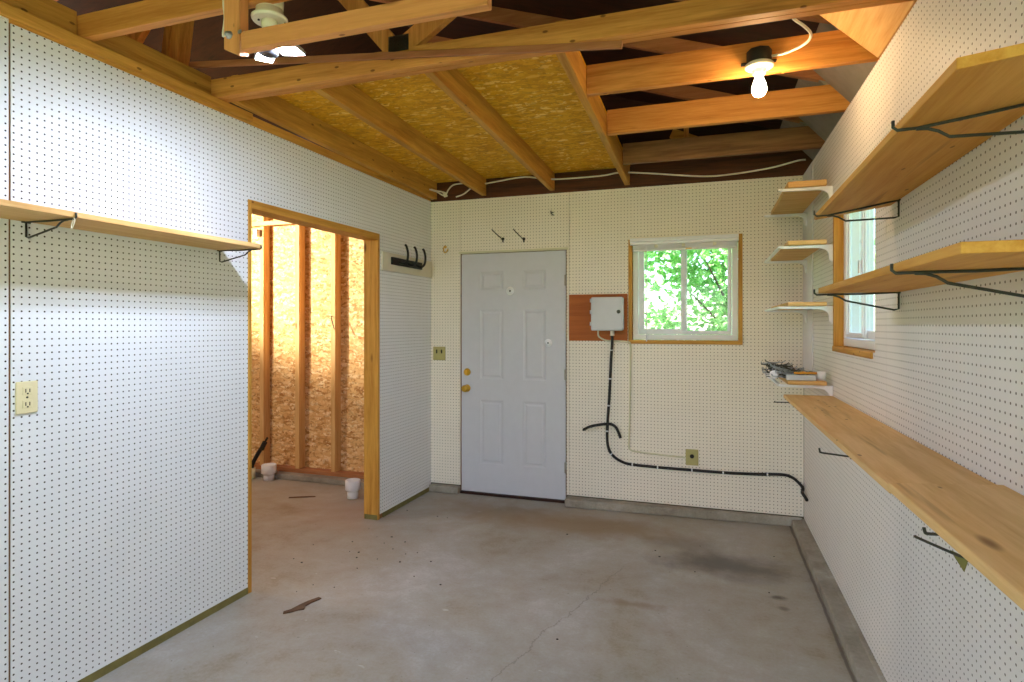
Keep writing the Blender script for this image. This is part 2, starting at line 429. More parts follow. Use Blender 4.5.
# roof: two slopes and two gable ends, dark boards
RX, RZ = -2.22, 2.80 + (.70 + 2.22) / 3
roofz = lambda x: RZ - abs(x - RX) / 3
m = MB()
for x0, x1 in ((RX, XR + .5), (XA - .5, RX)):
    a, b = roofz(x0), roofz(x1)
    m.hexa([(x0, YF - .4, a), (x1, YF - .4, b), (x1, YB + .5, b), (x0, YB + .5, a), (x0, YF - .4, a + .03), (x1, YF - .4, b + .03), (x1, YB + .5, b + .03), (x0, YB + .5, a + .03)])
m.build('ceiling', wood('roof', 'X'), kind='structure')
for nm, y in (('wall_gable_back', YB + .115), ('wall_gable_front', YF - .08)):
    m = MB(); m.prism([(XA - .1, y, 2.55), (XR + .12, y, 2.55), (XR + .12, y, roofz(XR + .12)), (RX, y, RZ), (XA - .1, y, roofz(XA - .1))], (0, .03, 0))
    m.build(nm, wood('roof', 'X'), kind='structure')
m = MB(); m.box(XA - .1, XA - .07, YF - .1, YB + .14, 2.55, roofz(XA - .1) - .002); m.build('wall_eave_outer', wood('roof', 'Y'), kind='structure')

# ------------------------------------------------------------------ door
DY = YB + .006
d = bpy.data.objects.new('door_1', None); COL.objects.link(d); d.location = (-1.524, DY, .022); d['_o'] = [-1.524, DY, .022]; d['kind'] = 'structure'
dx0, dx1, dz0, dz1 = -1.978, -1.072, .022, 2.03
m = MB()
pan = [(-1.812, -1.600, 1.722, 1.880), (-1.432, -1.236, 1.722, 1.880), (-1.808, -1.602, .975, 1.560), (-1.430, -1.236, .975, 1.560), (-1.808, -1.602, .262, .800), (-1.430, -1.236, .262, .800)]
us = sorted({dx0, dx1, *[p[0] for p in pan], *[p[1] for p in pan]}); vs = sorted({dz0, dz1, *[p[2] for p in pan], *[p[3] for p in pan]})
def quad(*c): m.face([m.bm.verts.new(p) for p in c])
grid_wall(m, us, vs, pan, lambda a, b, c, e: quad((a, DY, c), (b, DY, c), (b, DY, e), (a, DY, e)))
for a, b, c, e in pan:      # embossed panels: a rounded groove, then the raised field
    R = [(0, 0), (.012, .004), (.022, .005), (.036, .001), (.040, .001)]
    for (i0, h0), (i1, h1) in zip(R, R[1:]):
        A = [(a + i0, DY + h0, c + i0), (b - i0, DY + h0, c + i0), (b - i0, DY + h0, e - i0), (a + i0, DY + h0, e - i0)]
        B = [(a + i1, DY + h1, c + i1), (b - i1, DY + h1, c + i1), (b - i1, DY + h1, e - i1), (a + i1, DY + h1, e - i1)]
        for q in range(4): quad(A[q], A[(q + 1) % 4], B[(q + 1) % 4], B[q])
    i, h = R[-1]; quad((a + i, DY + h, c + i), (b - i, DY + h, c + i), (b - i, DY + h, e - i), (a + i, DY + h, e - i))
bmesh.ops.remove_doubles(m.bm, verts=m.bm.verts, dist=1e-5)
m.box(dx0, dx1, DY + .013, DY + .044, dz0, dz1)
for A in ((dx0, dz0, dx1, dz0), (dx1, dz0, dx1, dz1), (dx1, dz1, dx0, dz1), (dx0, dz1, dx0, dz0)):
    quad((A[0], DY, A[1]), (A[2], DY, A[3]), (A[2], DY + .013, A[3]), (A[0], DY + .013, A[1]))
m.build('door_panel', M['door'], d)
for z in (1.79, 1.03, .282):
    m = MB(); m.lathe([(.007, -.045), (.007, .045)], (-1.067, DY - .006, z), n=12); m.box(-1.082, -1.066, DY - .002, DY, z - .043, z + .043); m.build('hinge', M['hinge'], d)
m = MB(); m.lathe([(.031, 0), (.031, .006), (.02, .012), (.012, .018), (.012, .032), (.024, .040), (.030, .052), (.028, .064), (.014, .070)], (-1.926, DY, .895), (0, -1, 0)); m.build('door_knob', M['brass'], d)
m = MB(); m.lathe([(.032, 0), (.031, .008), (.024, .014), (.022, .018)], (-1.926, DY, 1.031), (0, -1, 0)); m.box(-1.930, -1.922, DY - .034, DY - .017, 1.012, 1.05); m.build('deadbolt', M['brass'], d)
for x, z, r in ((-1.541, 1.712, .036), (-1.216, 1.284, .033)):
    m = MB(); m.lathe([(r, 0), (r, .004), (r * .92, .008), (r * .42, .009), (r * .40, .013), (r * .30, .013), (r * .28, .007)], (x, DY, z), (0, -1, 0)); m.mat(1).lathe([(r * .27, .0065), (r * .2, .0075)], (x, DY, z), (0, -1, 0), 12)
    o = m.build('peephole_plate', [M['knobwhite'], M['steel']], d)
m = MB(); m.box(-2.0, -1.052, YB - .006, YB + .02, 2.034, 2.052); m.build('trim_10', M['cream'], bevel=.003, kind='structure')
m = MB(); m.box(DO[0], DO[1], YB + .0515, YB + .11, 0, 2.045); m.box(DO[0] + .0005, dx0 - .003, YB + .003, YB + .051, .02, 2.045); m.box(dx1 + .004, DO[1] - .0005, YB + .008, YB + .051, .02, 2.045)
m.build('trim_11', wood('old', 'Z'), kind='structure')
m = MB(); m.box(DO[0] + .002, DO[1] - .002, YB - .012, YB + .05, 0, .018); m.build('trim_12', wood('roof', 'X'), kind='structure')

# ------------------------------------------------------------------ windows
def frame_box(m, x0, x1, z0, z1, y0, y1, w):
    m.box(x0, x1, y0, y1, z0, z0 + w); m.box(x0, x1, y0, y1, z1 - w, z1); m.box(x0, x0 + w, y0, y1, z0 + w, z1 - w); m.box(x1 - w, x1, y0, y1, z0 + w, z1 - w)
def window(name, T, W, Hh, wood_frame=True):
    """T: frame with local x along the wall, y outward, z up, origin lower left of the opening"""
    r = bpy.data.objects.new(name, None); COL.objects.link(r); r.matrix_world = T; r['_o'] = [0, 0, 0]; r['kind'] = 'structure'
    t = .028; m = MB(); y0c = -.006 if name == 'window_1' else .008
    m.box(-t, 0, y0c, .045, -t, Hh + .004); m.box(W, W + t, -.006, .045, -t, Hh + .012)
    m.build('casing', wood('amber', 'Z'), r, bevel=.002)
    m = MB(); m.box(-t if name == 'window_1' else .0, W + t, -.010, .045, -t - .001, 0); m.build('window_sill', wood('amber', 'X'), r, bevel=.003)
    m = MB(); m.box(0, W, .004, .045, Hh, Hh + .02); m.build('head_casing', wood('amber', 'X'), r)
    m = MB(); frame_box(m, .002, W - .002, .002, Hh - .001, .04, .135, .040); m.build('window_frame', M['white'], r, bevel=.004)
    mid = W * .5
    m = MB(); frame_box(m, .046, mid + .022, .045, Hh - .043, .062, .090, .040); m.build('sash', M['white'], r, bevel=.004)
    m = MB(); frame_box(m, mid - .024, W - .046, .045, Hh - .043, .050, .061, .028); frame_box(m, mid - .020, W - .05, .05, Hh - .05, .04, .05, .014); m.build('sash', M['white'], r, bevel=.003)
    m = MB(); m.box(.088, mid - .02, .074, .078, .087, Hh - .085); m.build('pane', M['glass'], r)
    m = MB(); m.box(mid + .006, W - .075, .054, .057, .075, Hh - .073); m.build('pane', M['glass'], r)
    m = MB(); m.box(mid - .012, mid + .010, .028, .04, Hh * .46, Hh * .54); m.build('sash_latch', M['white'], r, bevel=.003)
    return r
window('window_1', Matrix.Translation((WO[0] + .004, YB, WO[2] + .002)), WO[1] - WO[0] - .008, WO[3] - WO[2] - .004)
window('window_2', Matrix(((0, 1, 0, XR), (1, 0, 0, WR[0] + .03), (0, 0, 1, WR[2] + .002), (0, 0, 0, 1))), WR[1] - WR[0] - .034, WR[3] - WR[2] - .004)

t = thing('window_blind', (-.165, YB - .02, 2.0), 'raised white mini blind under a stepped valance over the back window', 'blind')
m = MB(); m.prism([(-.556, YB - .05, 2.092), (-.556, YB - .05, 2.068), (-.556, YB - .036, 2.062), (-.556, YB - .036, 2.044), (-.556, YB - .001, 2.044), (-.556, YB - .001, 2.092)], (.782, 0, 0)); m.build('valance', M['white'], t, bevel=.002)
m = MB()
for q in range(7): m.box(-.535, .205, YB - .030, YB + .0, 2.040 - .0042 * q - .003, 2.040 - .0042 * q)
m.build('slat_stack', M['white'], t)
m = MB(); m.box(-.535, .205, YB - .03, YB, 1.994, 2.010); m.build('bottom_rail', M['white'], t, bevel=.003)
m = MB(); m.tube([(-.435, YB - .034, 2.03), (-.432, YB - .036, 1.66), (-.430, YB - .034, 1.305)], .004, 6); m.build('tilt_wand', M['white'], t)
for x in (-.36, -.16, .06):
    m = MB(); m.box(x - .012, x + .012, YB - .034, YB - .03, 2.018, 2.042); m.build('clip', M['porcelain'], t, bevel=.002)
m = MB(); m.box(-.145, -.10, YB - .0325, YB - .0302, 2.0, 2.007); m.build('maker_tag', M['brass'], t)

# ------------------------------------------------------------------ roof framing
# bottom edges of the framing sit at 2.56 m
def truss(name, y, w, label, plies, kind='fir', xr=.80, with_webs=True, lower=2.56, hch=.092):
    t = thing(name, (RX, y, lower), label, 'roof truss', 'roof trusses')
    for p in range(plies):
        y0 = y + p * (.038 + .0015)
        mm = MB(); top = lower + hch
        mm.prism([(XA + .1, y0, lower), (xr, y0, lower), (xr, y0, min(top, roofz(xr) - .10)), (xr - .12, y0, top), (XA + .1, y0, top)], (0, .038, 0))
        mm.build('bottom_chord', wood(kind, 'X'), t, bevel=.002)
    for sx in (1, -1):
        e = .78 if sx > 0 else XA + .12
        a = Vector((e, y + .019, roofz(e) - .05)); b = Vector((RX + sx * .01, y + .019, roofz(RX + sx * .01) - .05))
        mm = MB(); mm.bar(a, b, .036, .088); mm.build('top_chord', wood('red', 'X'), t, bevel=.002)
    if with_webs:
        jl = -1.285; jr = 2 * RX + 1.285
        for (x0, z0, x1, z1) in ((jl, lower + hch, -.55, roofz(-.55) - .1), (jl - .03, lower + hch, RX + .04, RZ - .12), (jr + .03, lower + hch, RX - .04, RZ - .12), (jr, lower + hch, 2 * RX + .55, roofz(-.55) - .1)):
            mm = MB(); mm.bar((x0, y + .019, z0), (x1, y + .019, z1), .036, .086); mm.build('web', wood('fir', 'Z'), t, bevel=.002)
        for x in (jl, jr):
            mm = MB(); mm.box(x - .055, x + .045, y - .0015, y, lower + .080, lower + .150)
            for i in range(5):
                for j in range(4): mm.box(x - .047 + i * .019, x - .041 + i * .019, y - .004, y - .0015, lower + .088 + j * .016, lower + .094 + j * .016)
            mm.build('gusset_plate', M['steel'], t)
    return t
truss('roof_truss', 1.662, .038, 'single-ply roof truss in front, carrying the porcelain lampholder and white work light', 1)
truss('roof_truss', 2.305, .038, 'doubled two-ply roof truss spanning the whole garage at the edge of the loft', 2)
m_ = None
truss('roof_truss', -.6, .038, 'roof truss overhead behind the camera towards the open garage doorway', 1)

# short joists from the loft edge to the right wall, each with its rafter above
for i, (y, kd, lb) in enumerate(((2.845, 'fir', 'warm lit joist carrying the bare light bulb'), (3.475, 'fir', 'second warm joist just behind the bare light bulb'), (4.155, 'old', 'brown weathered joist closest to the back wall above the pegboard'))):
    t = thing('cross_joist', (.05, y, 2.56), lb, 'joist', 'joists between loft edge and right wall')
    m = MB(); m.prism([(-.555, y, 2.56), (.80, y, 2.56), (.80, y, 2.68), (.70, y, 2.703), (-.555, y, 2.703)], (0, .038, 0)); m.build('joist_board', wood(kd, 'X'), t, bevel=.002)
    m = MB(); m.bar((.78, y + .058, roofz(.78) - .047), (RX + .02, y + .058, roofz(RX + .02) - .047), .036, .088); m.build('rafter', wood('red', 'X'), t, bevel=.002)
m = MB(); m.prism([(.690, 2.386, 2.558), (.745, 2.386, 2.558), (.42, 2.386, roofz(.42) - .012), (.36, 2.386, roofz(.42) - .012)], (0, .455, 0))
tag(m.build('eave_board', wood('pine', 'Y'), bevel=.002), 'slanting wooden eave board between the doubled truss and the bulb joist', 'board')
for y0, y1, lb in ((2.886, 3.472, 'grey eave baffle above the right wall behind the bulb joist'), (3.516, 4.152, 'grey eave baffle above the right wall in front of the brown joist'), (4.196, 4.6, 'grey eave baffle in the far right ceiling corner')):
    m = MB(); m.prism([(.745, y0, 2.56), (.80, y0, 2.56), (.56, y0, roofz(.56) - .012), (.50, y0, roofz(.56) - .012)], (0, y1 - y0, 0))
    tag(m.build('eave_baffle', M['baffle'], bevel=.002), lb, 'panel', 'eave baffles above the right wall')
# loft joists running into the picture
def loft_joist(x0, x1, lb, yb0=2.386, kd='amber', w=.038, sink=.0):
    m = MB(); a, b = 2.562, 2.515
    m.hexa([(x0, yb0, a), (x0 + w, yb0, a), (x1 + w, YB - .002, b), (x1, YB - .002, b), (x0, yb0, 2.698), (x0 + w, yb0, 2.698), (x1 + w, YB - .002, 2.655), (x1, YB - .002, 2.655)])
    return tag(m.build('loft_joist', wood(kd, 'Y'), bevel=.002), lb, 'joist', 'loft joists under the flake board deck')
loft_joist(-2.295, -2.25, 'loft joist lying along the top of the left wall', w=.045)
loft_joist(-1.80, -1.79, 'loft joist one bay out from the left wall, ending above the door corner', w=.04)
loft_joist(-1.205, -1.20, 'middle loft joist ending above the two pegs over the door', w=.04)
loft_joist(-.597, -.600, 'outer loft joist edging the deck where the short joists butt into it', w=.04)
m = MB(); m.hexa([(-2.34, 2.42, 2.699), (-.558, 2.42, 2.699), (-.558, YB - .002, 2.656), (-2.34, YB - .002, 2.656), (-2.34, 2.42, 2.712), (-.558, 2.42, 2.712), (-.558, YB - .002, 2.669), (-2.34, YB - .002, 2.669)])
tag(m.build('loft_deck', osb('deck')), 'flake board loft deck laid over the loft joists', 'panel')
# dark rim board closing the joist bays over the back wall
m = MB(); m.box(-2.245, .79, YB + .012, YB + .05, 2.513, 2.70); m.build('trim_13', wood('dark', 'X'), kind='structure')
# blocking on the left plate
for s0, s1, lb in ((1.701, 2.303, 'blocking board on the left wall plate between the two roof trusses'), (.75, 1.658, 'blocking board on the left wall plate in front of the nearest truss')):
    m = MB(); m.box(-.055, -.016, s0, s1, 2.558, 2.664); tag(m.build('blocking_board', wood('amber', 'Y'), frame=LW, bevel=.002), lb, 'blocking', 'blocking on the left plate')
# cripple piece leaning behind the blocking
t = thing('cripple_stud', (-2.6, 2.345, 2.66), 'short brown stud bundle leaning in the dark above the left wall', 'stud')
for q, (a, b) in enumerate((((-2.60, 2.345, 2.66), (-2.52, 2.345, 3.2)), ((-2.642, 2.36, 2.66), (-2.562, 2.36, 3.2)), ((-2.684, 2.352, 2.66), (-2.604, 2.352, 3.2)))):
    m = MB(); m.bar(a, b, .038, .075, (0, 1, 0)); m.build('stud_board', wood('fir', 'Z'), t, bevel=.002)
# crooked slat nailed across the truss
m = MB(); m.bar((-2.43, 2.262, 2.718), (-.307, 2.286, 2.512), .016, .028); tag(m.build('slat', wood('red', 'X'), bevel=.002), 'thin crooked slat nailed aslant across the doubled truss', 'slat')
# hanging frame: post and rail
m = MB(); m.prism([(-1.587, 1.618, 2.385), (-1.519, 1.618, 2.352), (-1.519, 1.661, 2.368), (-1.587, 1.661, 2.400)], (0, 0, .36)); po = tag(m.build('hanging_post', wood('new', 'Z'), bevel=.003), 'short post hanging from the nearest truss with a steel bolt', 'post')
m = MB(); m.lathe([(.014, 0), (.014, .004), (.008, .006), (.008, .016), (.003, .018)], (-1.562, 1.618, 2.43), (0, -1, 0), 8); b_ = m.bm
o = m.build('bolt', M['galv'], po)
m = MB(); m.tube(smooth_path([(-1.595, 1.635, 2.66), (-1.60, 1.63, 2.56), (-1.592, 1.628, 2.50), (-1.597, 1.625, 2.44), (-1.575, 1.612, 2.43)]), .004, 6)
tag(m.build('cord', M['romex']), 'thin pale cord running down the hanging post', 'cord')
m = MB(); m.box(-1.517, -.612, 1.622, 1.658, 2.376, 2.438); tag(m.build('hanging_rail', wood('new', 'X'), bevel=.002), 'light new rail held level below the nearest truss beside the work light', 'rail')

# gable framing seen past the last joist
m = MB(); m.bar((-.25, 4.66, 2.90), (.42, 4.66, 2.60), .036, .07); tag(m.build('gable_brace', wood('amber', 'X')), 'slanting brace in the dark gable over the back wall', 'brace')
m = MB(); m.box(-.16, -.125, 4.64, 4.70, 2.60, 3.1); tag(m.build('gable_stud', wood('fir', 'Z')), 'short upright stud in the dark gable over the back wall', 'stud')

# ------------------------------------------------------------------ lamps
t = thing('lampholder', (-1.475, 1.715, 2.52), 'round porcelain lampholder on the nearest truss above the white work light', 'lampholder')
m = MB(); m.lathe([(.058, 0), (.062, .006), (.062, .012), (.05, .02), (.046, .04)], (-1.485, 1.725, 2.518), (0, 0, 1), 32); m.build('porcelain_ring', M['porcelain'], t)
m = MB(); m.lathe([(.046, .0), (.048, .03), (.048, .055)], (-1.485, 1.725, 2.556), (0, 0, 1), 24); m.build('junction_box', M['cream'], t)
m = MB(); m.lathe([(.028, 0), (.028, -.02), (.022, -.03)], (-1.485, 1.725, 2.518), (0, 0, 1), 20); m.build('socket', M['porcelain'], t)
for q in ((-1.511, 1.70, 2.514), (-1.44, 1.752, 2.514)):
    m = MB(); m.lathe([(.004, 0), (.004, .004)], q, (0, 0, 1), 8); m.build('screw', M['slot'], t)

HUB = Vector((-1.500, 1.735, 2.430))
t = thing('work_light', tuple(HUB), 'glowing white three-winged work light screwed into the porcelain lampholder', 'lamp')
m = MB(); m.lathe([(.013, .058), (.015, .02), (.032, .01), (.036, -.005), (.036, -.022), (.02, -.03), (.0, -.03)], tuple(HUB), (0, 0, 1), 20); m.build('hub', M['black'], t)
for az, tilt, ln in ((8, -5, .088), (138, 6, .088), (250, 0, .060)):
    a = math.radians(az); ti = math.radians(tilt); dr = Vector((math.cos(a) * math.cos(ti), math.sin(a) * math.cos(ti), math.sin(ti))); sd = Vector((-math.sin(a), math.cos(a), 0)); up = dr.cross(sd)
    p0 = HUB + dr * .040 - Vector((0, 0, .012)); p1 = p0 + dr * ln; c = .033
    m = MB()
    Q = lambda p, s_, u_: p + sd * s_ + up * u_
    m.hexa([Q(p0, -c, 0), Q(p1, -c, 0), Q(p1, c, 0), Q(p0, c, 0), Q(p0, -c, .012), Q(p1, -c, .012), Q(p1, c, .012), Q(p0, c, .012)])
    for i in range(6):
        q = p0 + dr * (.010 + i * .013); m.hexa([Q(q, -c, .012), Q(q + dr * .004, -c, .012), Q(q + dr * .004, c, .012), Q(q, c, .012), Q(q, -c, .022), Q(q + dr * .004, -c, .022), Q(q + dr * .004, c, .022), Q(q, c, .022)])
    w_ = m.build('wing', M['galv'], t)
    m = MB(); a0, a1, cc = p0 + dr * .005, p1 - dr * .004, c - .004
    m.hexa([Q(a0, -cc, -.0012), Q(a1, -cc, -.0012), Q(a1, cc, -.0012), Q(a0, cc, -.0012), Q(a0, -cc, -.0002), Q(a1, -cc, -.0002), Q(a1, cc, -.0002), Q(a0, cc, -.0002)])
    l_ = m.build('lens', M['led'], w_)
    m = MB(); m.bar(HUB - Vector((0, 0, .008)), p0 + dr * .004 + up * .005, .016, .008); m.build('wing_arm', M['black'], w_)

BX, BY = .222, 2.79
t = thing('bulb_fixture', (BX, BY, 2.43), 'bare glowing bulb in a porcelain holder on a dark box fixed to a joist', 'lamp')
m = MB(); m.lathe([(.050, 2.578), (.052, 2.585), (.052, 2.632), (.050, 2.636)], (BX, BY, 0), (0, 0, 1), 8); m.box(BX - .075, BX + .07, BY - .012, BY + .012, 2.580, 2.586); m.box(BX - .02, BX + .02, BY + .03, BY + .0545, 2.585, 2.63); m.build('junction_box', M['slot'], t)
m = MB(); m.lathe([(.055, 2.577), (.060, 2.572), (.060, 2.563), (.052, 2.557), (.034, 2.554), (.028, 2.548), (.026, 2.532), (.023, 2.530)], (BX, BY, 0), (0, 0, 1), 32); m.build('porcelain_holder', M['porcelain'], t)
m = MB(); m.lathe([(.015, 2.545), (.015, 2.522), (.018, 2.51), (.026, 2.490), (.030, 2.472), (.030, 2.460), (.025, 2.445), (.014, 2.436), (.001, 2.433)], (BX, BY, 0), (0, 0, 1), 24); m.build('bulb', M['bulb'], t)
m = MB(); m.tube(smooth_path([(.27, 2.79, 2.605), (.315, 2.765, 2.598), (.365, 2.71, 2.590), (.392, 2.62, 2.575), (.385, 2.52, 2.558), (.352, 2.44, 2.552), (.305, 2.40, 2.575), (.29, 2.388, 2.62)]), .0055, 8)
tag(m.build('cable', M['romex']), 'white cable curving from the bulb box to the doubled truss', 'cable')

# white cable run along the back wall plate
pts = [(-1.72, 4.50, 2.588), (-1.60, 4.50, 2.60), (-1.377, 4.5, 2.616), (-1.146, 4.5, 2.580), (-.774, 4.5, 2.577), (-.621, 4.5, 2.590), (-.398, 4.5, 2.566), (-.042, 4.5, 2.516), (.164, 4.5, 2.513), (.428, 4.5, 2.537), (.60, 4.5, 2.572), (.655, 4.5, 2.575)]
m = MB(); m.tube(smooth_path(pts), .006, 8)
tag(m.build('ceiling_cable', M['romex']), 'long white cable sagging along the ceiling over the back wall', 'cable')
m = MB()
m.tube(smooth_path([(-2.24, 4.50, 2.590), (-2.16, 4.49, 2.560), (-2.09, 4.48, 2.540), (-2.08, 4.50, 2.505), (-2.05, 4.50, 2.56), (-2.00, 4.50, 2.60), (-1.90, 4.5, 2.606), (-1.82, 4.5, 2.60)]), .006, 8)
m.tube(smooth_path([(-2.23, 4.47, 2.578), (-2.14, 4.47, 2.545), (-2.10, 4.49, 2.520), (-2.06, 4.50, 2.510), (-2.10, 4.49, 2.545), (-2.07, 4.50, 2.535)]), .006, 8)
m.tube(smooth_path([(-2.0, 4.55, 2.51), (-1.93, 4.54, 2.525), (-1.86, 4.52, 2.56), (-1.80, 4.50, 2.588)]), .006, 8)
tag(m.build('cable_coil', M['romex']), 'loose tangle of white cable in the ceiling corner above the left wall', 'cable')

# ------------------------------------------------------------------ left wall things
def wire_bracket(name, frame, s, z, reach, drop, label, group, mat='blackwire', dz=0.0, r=.0035):
    """local x out of the wall, y along it; the wire is one bent piece"""
    hy = .0
    p = [(.003, s, z + .004), (reach * .5, s, z + dz * .5), (reach * .93, s, z + dz), (reach + .02, s, z + dz - .001), (reach + .028, s, z + dz + .006), (reach + .028, s, z + dz + .020)]
    m = MB(); m.tube(p, r, 8)
    m.tube([(.006, s - .014, z + .002), (.006, s + .014, z + .002)], r, 8)
    q = [(.006, s, z + .002), (.006, s, z - drop), (.02, s, z - drop - .004), (reach * .70, s, z + dz - .024), (reach * .78, s, z + dz - .010), (reach * .86, s, z + dz - .003), (reach * .94, s, z + dz - .002)]
    m.tube(q, r, 8)
    return tag(m.build(name, M[mat], frame=frame), label, 'bracket', group)
m = MB(); m.box(.001, .262, .35, 2.345, 1.8035, 1.8235); tag(m.build('shelf_board', wood('pine', 'Y'), frame=LW, bevel=.002), 'long narrow shelf board on the left wall reaching past the doorway', 'shelf')
wire_bracket('shelf_bracket', LW, 1.465, 1.799, .24, .05, 'dark wire bracket under the left shelf nearer the camera, a loop hanging at its tip', 'wire brackets of the left shelf', 'steel')
wire_bracket('shelf_bracket', LW, 2.334, 1.799, .24, .05, 'dark wire bracket under the far end of the left shelf by the doorway', 'wire brackets of the left shelf', 'steel')
m = MB(); m.tube(smooth_path([(.262, 1.462, 1.802), (.268, 1.46, 1.792), (.262, 1.458, 1.770), (.254, 1.46, 1.764), (.248, 1.462, 1.776), (.254, 1.464, 1.794), (.262, 1.462, 1.802)], 4), .002, 6)
tag(m.build('string_loop', M['romex'], frame=LW), 'small pale string loop dangling from the left shelf bracket tip', 'string')

def outlet(name, frame, s, z, label, cat, mat, toggle=False, w=.036, h=.058):
    t = thing(name, (0, s, z), label, cat, None, frame)
    m = MB(); m.box(0.0005, .006, s - w, s + w, z - h, z + h); m.build('cover_plate', M[mat], t, bevel=.003)
    for dz in (-.024, .024):
        m = MB(); m.box(.006, .0085, s - .016, s + .016, z + dz - .014, z + dz + .014); f_ = m.build('receptacle', M[mat], t, bevel=.003)
        m = MB(); m.box(.0085, .0092, s - .008, s - .005, z + dz - .006, z + dz + .007); m.box(.0085, .0092, s + .005, s + .008, z + dz - .006, z + dz + .007); m.lathe([(.003, .0085), (.003, .0092)], (0, s, z + dz - .010), (1, 0, 0), 10); m.build('slot', M['slot'], f_)
    m = MB(); m.lathe([(.004, .006), (.003, .0075)], (0, s, z), (1, 0, 0), 10); m.build('screw', M['steel'], t)
    return t
outlet('power_outlet', LW, 1.469, 1.168, 'ivory double power outlet on the left pegboard wall', 'outlet', 'ivory')

# coat hook rail on its white board
m = MB(); m.box(.001, .018, 3.815, 4.60, 1.838, 1.975); tag(m.build('backing_board', M['cream2'], frame=LW, bevel=.002), 'white painted board across the left wall end behind the coat hooks', 'board')
t = thing('coat_rail', (.0185, 4.16, 1.90), 'black coat rail with three upright hooks on the white board', 'coat rack', None, LW)
m = MB(); m.box(.0185, .034, 3.925, 4.395, 1.888, 1.945); m.build('rail_plate', M['black'], t, bevel=.003)
for s in (4.02, 4.16, 4.30):
    m = MB(); m.tube(smooth_path([(.034, s, 1.915), (.075, s, 1.90), (.105, s, 1.925), (.112, s, 1.98), (.10, s, 2.03), (.088, s, 2.045)]), .0095, 8); m.build('hook', M['black'], t)

# ------------------------------------------------------------------ side bay
for x, lb in ((-4.055, 'wall stud leftmost in the doorway view, beside the black pipe end'), (-3.648, 'wall stud second from the left of those seen through the doorway'), (-3.255, 'wall stud seen through the middle of the doorway, a bent nail in it'), (-2.82, 'wall stud hidden beside the right doorway jamb')):
    m = MB(); m.box(x, x + .045, 4.575, 4.664, .088, 2.55); tag(m.build('wall_stud', wood('pine', 'Z'), bevel=.002), lb, 'stud', 'studs on the flake board wall')
m = MB(); m.box(XA, -2.47, 4.57, 4.664, .051, .087); tag(m.build('sole_plate', wood('red', 'X'), bevel=.002), 'reddish sole plate under the studs in the side bay', 'plate')
m = MB(); m.box(-4.5, -3.65, 4.536, 4.574, 2.372, 2.412); tag(m.build('stud_brace', wood('pine', 'X')), 'short pale batten across the top of the leftmost stud bay', 'batten')
m = MB(); m.tube(smooth_path([(-3.24, 4.576, 1.51), (-3.235, 4.55, 1.50), (-3.21, 4.54, 1.44), (-3.19, 4.535, 1.39)]), .004, 6); tag(m.build('bent_nail', M['slot']), 'bent dark nail sticking out of the middle stud', 'nail')
def pipe(name, x, y, r, h, label, cap=True):
    t = thing(name, (x, y, 0), label, 'pipe', 'capped white drain pipes')
    m = MB(); m.lathe([(r * .72, 0), (r * .72, h * .5)], (x, y, 0)); m.build('pipe_stub', M['pvc'], t)
    m = MB(); m.lathe([(r * .9, h * .45), (r, h * .48), (r, h), (r * .94, h * 1.03), (r * .85, h * 1.03), (r * .82, h * .93), (0, h * .93)], (x, y, 0)); m.build('pipe_cap', M['pvc'], t)
pipe('drain_pipe', -3.83, 4.44, .066, .14, 'white capped drain pipe by the black pipe end in the side bay')
pipe('drain_pipe', -2.775, 4.20, .062, .145, 'white capped drain pipe next to the right doorway jamb')
t = thing('supply_pipe', (-4.02, 4.43, 0), 'black flexible pipe end leaning out of a pale sleeve in the side bay', 'pipe')
m = MB(); m.lathe([(.035, 0), (.035, .10), (.026, .10), (.026, .06)], (-4.02, 4.43, 0), n=16); m.build('sleeve', M['cream'], t)
m = MB(); m.tube(smooth_path([(-4.02, 4.43, .07), (-4.01, 4.43, .13), (-3.95, 4.44, .24), (-3.90, 4.45, .31)]), .019, 10); m.build('hose', M['black'], t)
m = MB(); m.tube([(-3.92, 4.446, .275), (-3.885, 4.452, .345)], .022, 10); m.tube([(-3.885, 4.452, .345), (-3.86, 4.455, .385)], .010, 8); m.build('fitting', M['slot'], t)
m = MB(); m.box(-4.075, -4.045, 4.52, 4.5745, 2.27, 2.34); tag(m.build('utility_box', M['white'], bevel=.004), 'small white box high on the leftmost stud', 'box')

# ------------------------------------------------------------------ back wall things
def peg(name, x, z, reach, mat, label, group=None, r=.0036, rise=.045):
    m = MB(); m.tube([(x, YB, z), (x - .004, YB - .02, z), (x - .012, YB - reach * .5, z + rise * .4), (x - .022, YB - reach, z + rise), (x - .024, YB - reach - .004, z + rise + .008)], r, 8)
    m.lathe([(.013, 0), (.013, .004), (.006, .006)], (x, YB - .0005, z), (0, -1, 0), 10); m.box(x - .006, x + .006, YB - .004, YB - .0005, z - .028, z)
    return tag(m.build(name, M[mat]), label, 'hook', group)
peg('peg_hook', -1.602, 2.145, .20, 'slot', 'dark peg slanting out above the door, the one closer to the brass hook', 'dark pegs above the door')
peg('peg_hook', -1.420, 2.137, .20, 'slot', 'dark peg slanting out above the door, the one closer to the window', 'dark pegs above the door')
m = MB(); m.tube(smooth_path([(-1.19, YB, 2.352), (-1.187, YB - .02, 2.345), (-1.18, YB - .025, 2.325), (-1.165, YB - .015, 2.315)], 4), .004, 6); m.box(-1.193, -1.17, YB - .004, YB, 2.335, 2.343)
tag(m.build('nail_hook', M['slot']), 'tiny dark hook high above the hinge side of the door', 'hook')
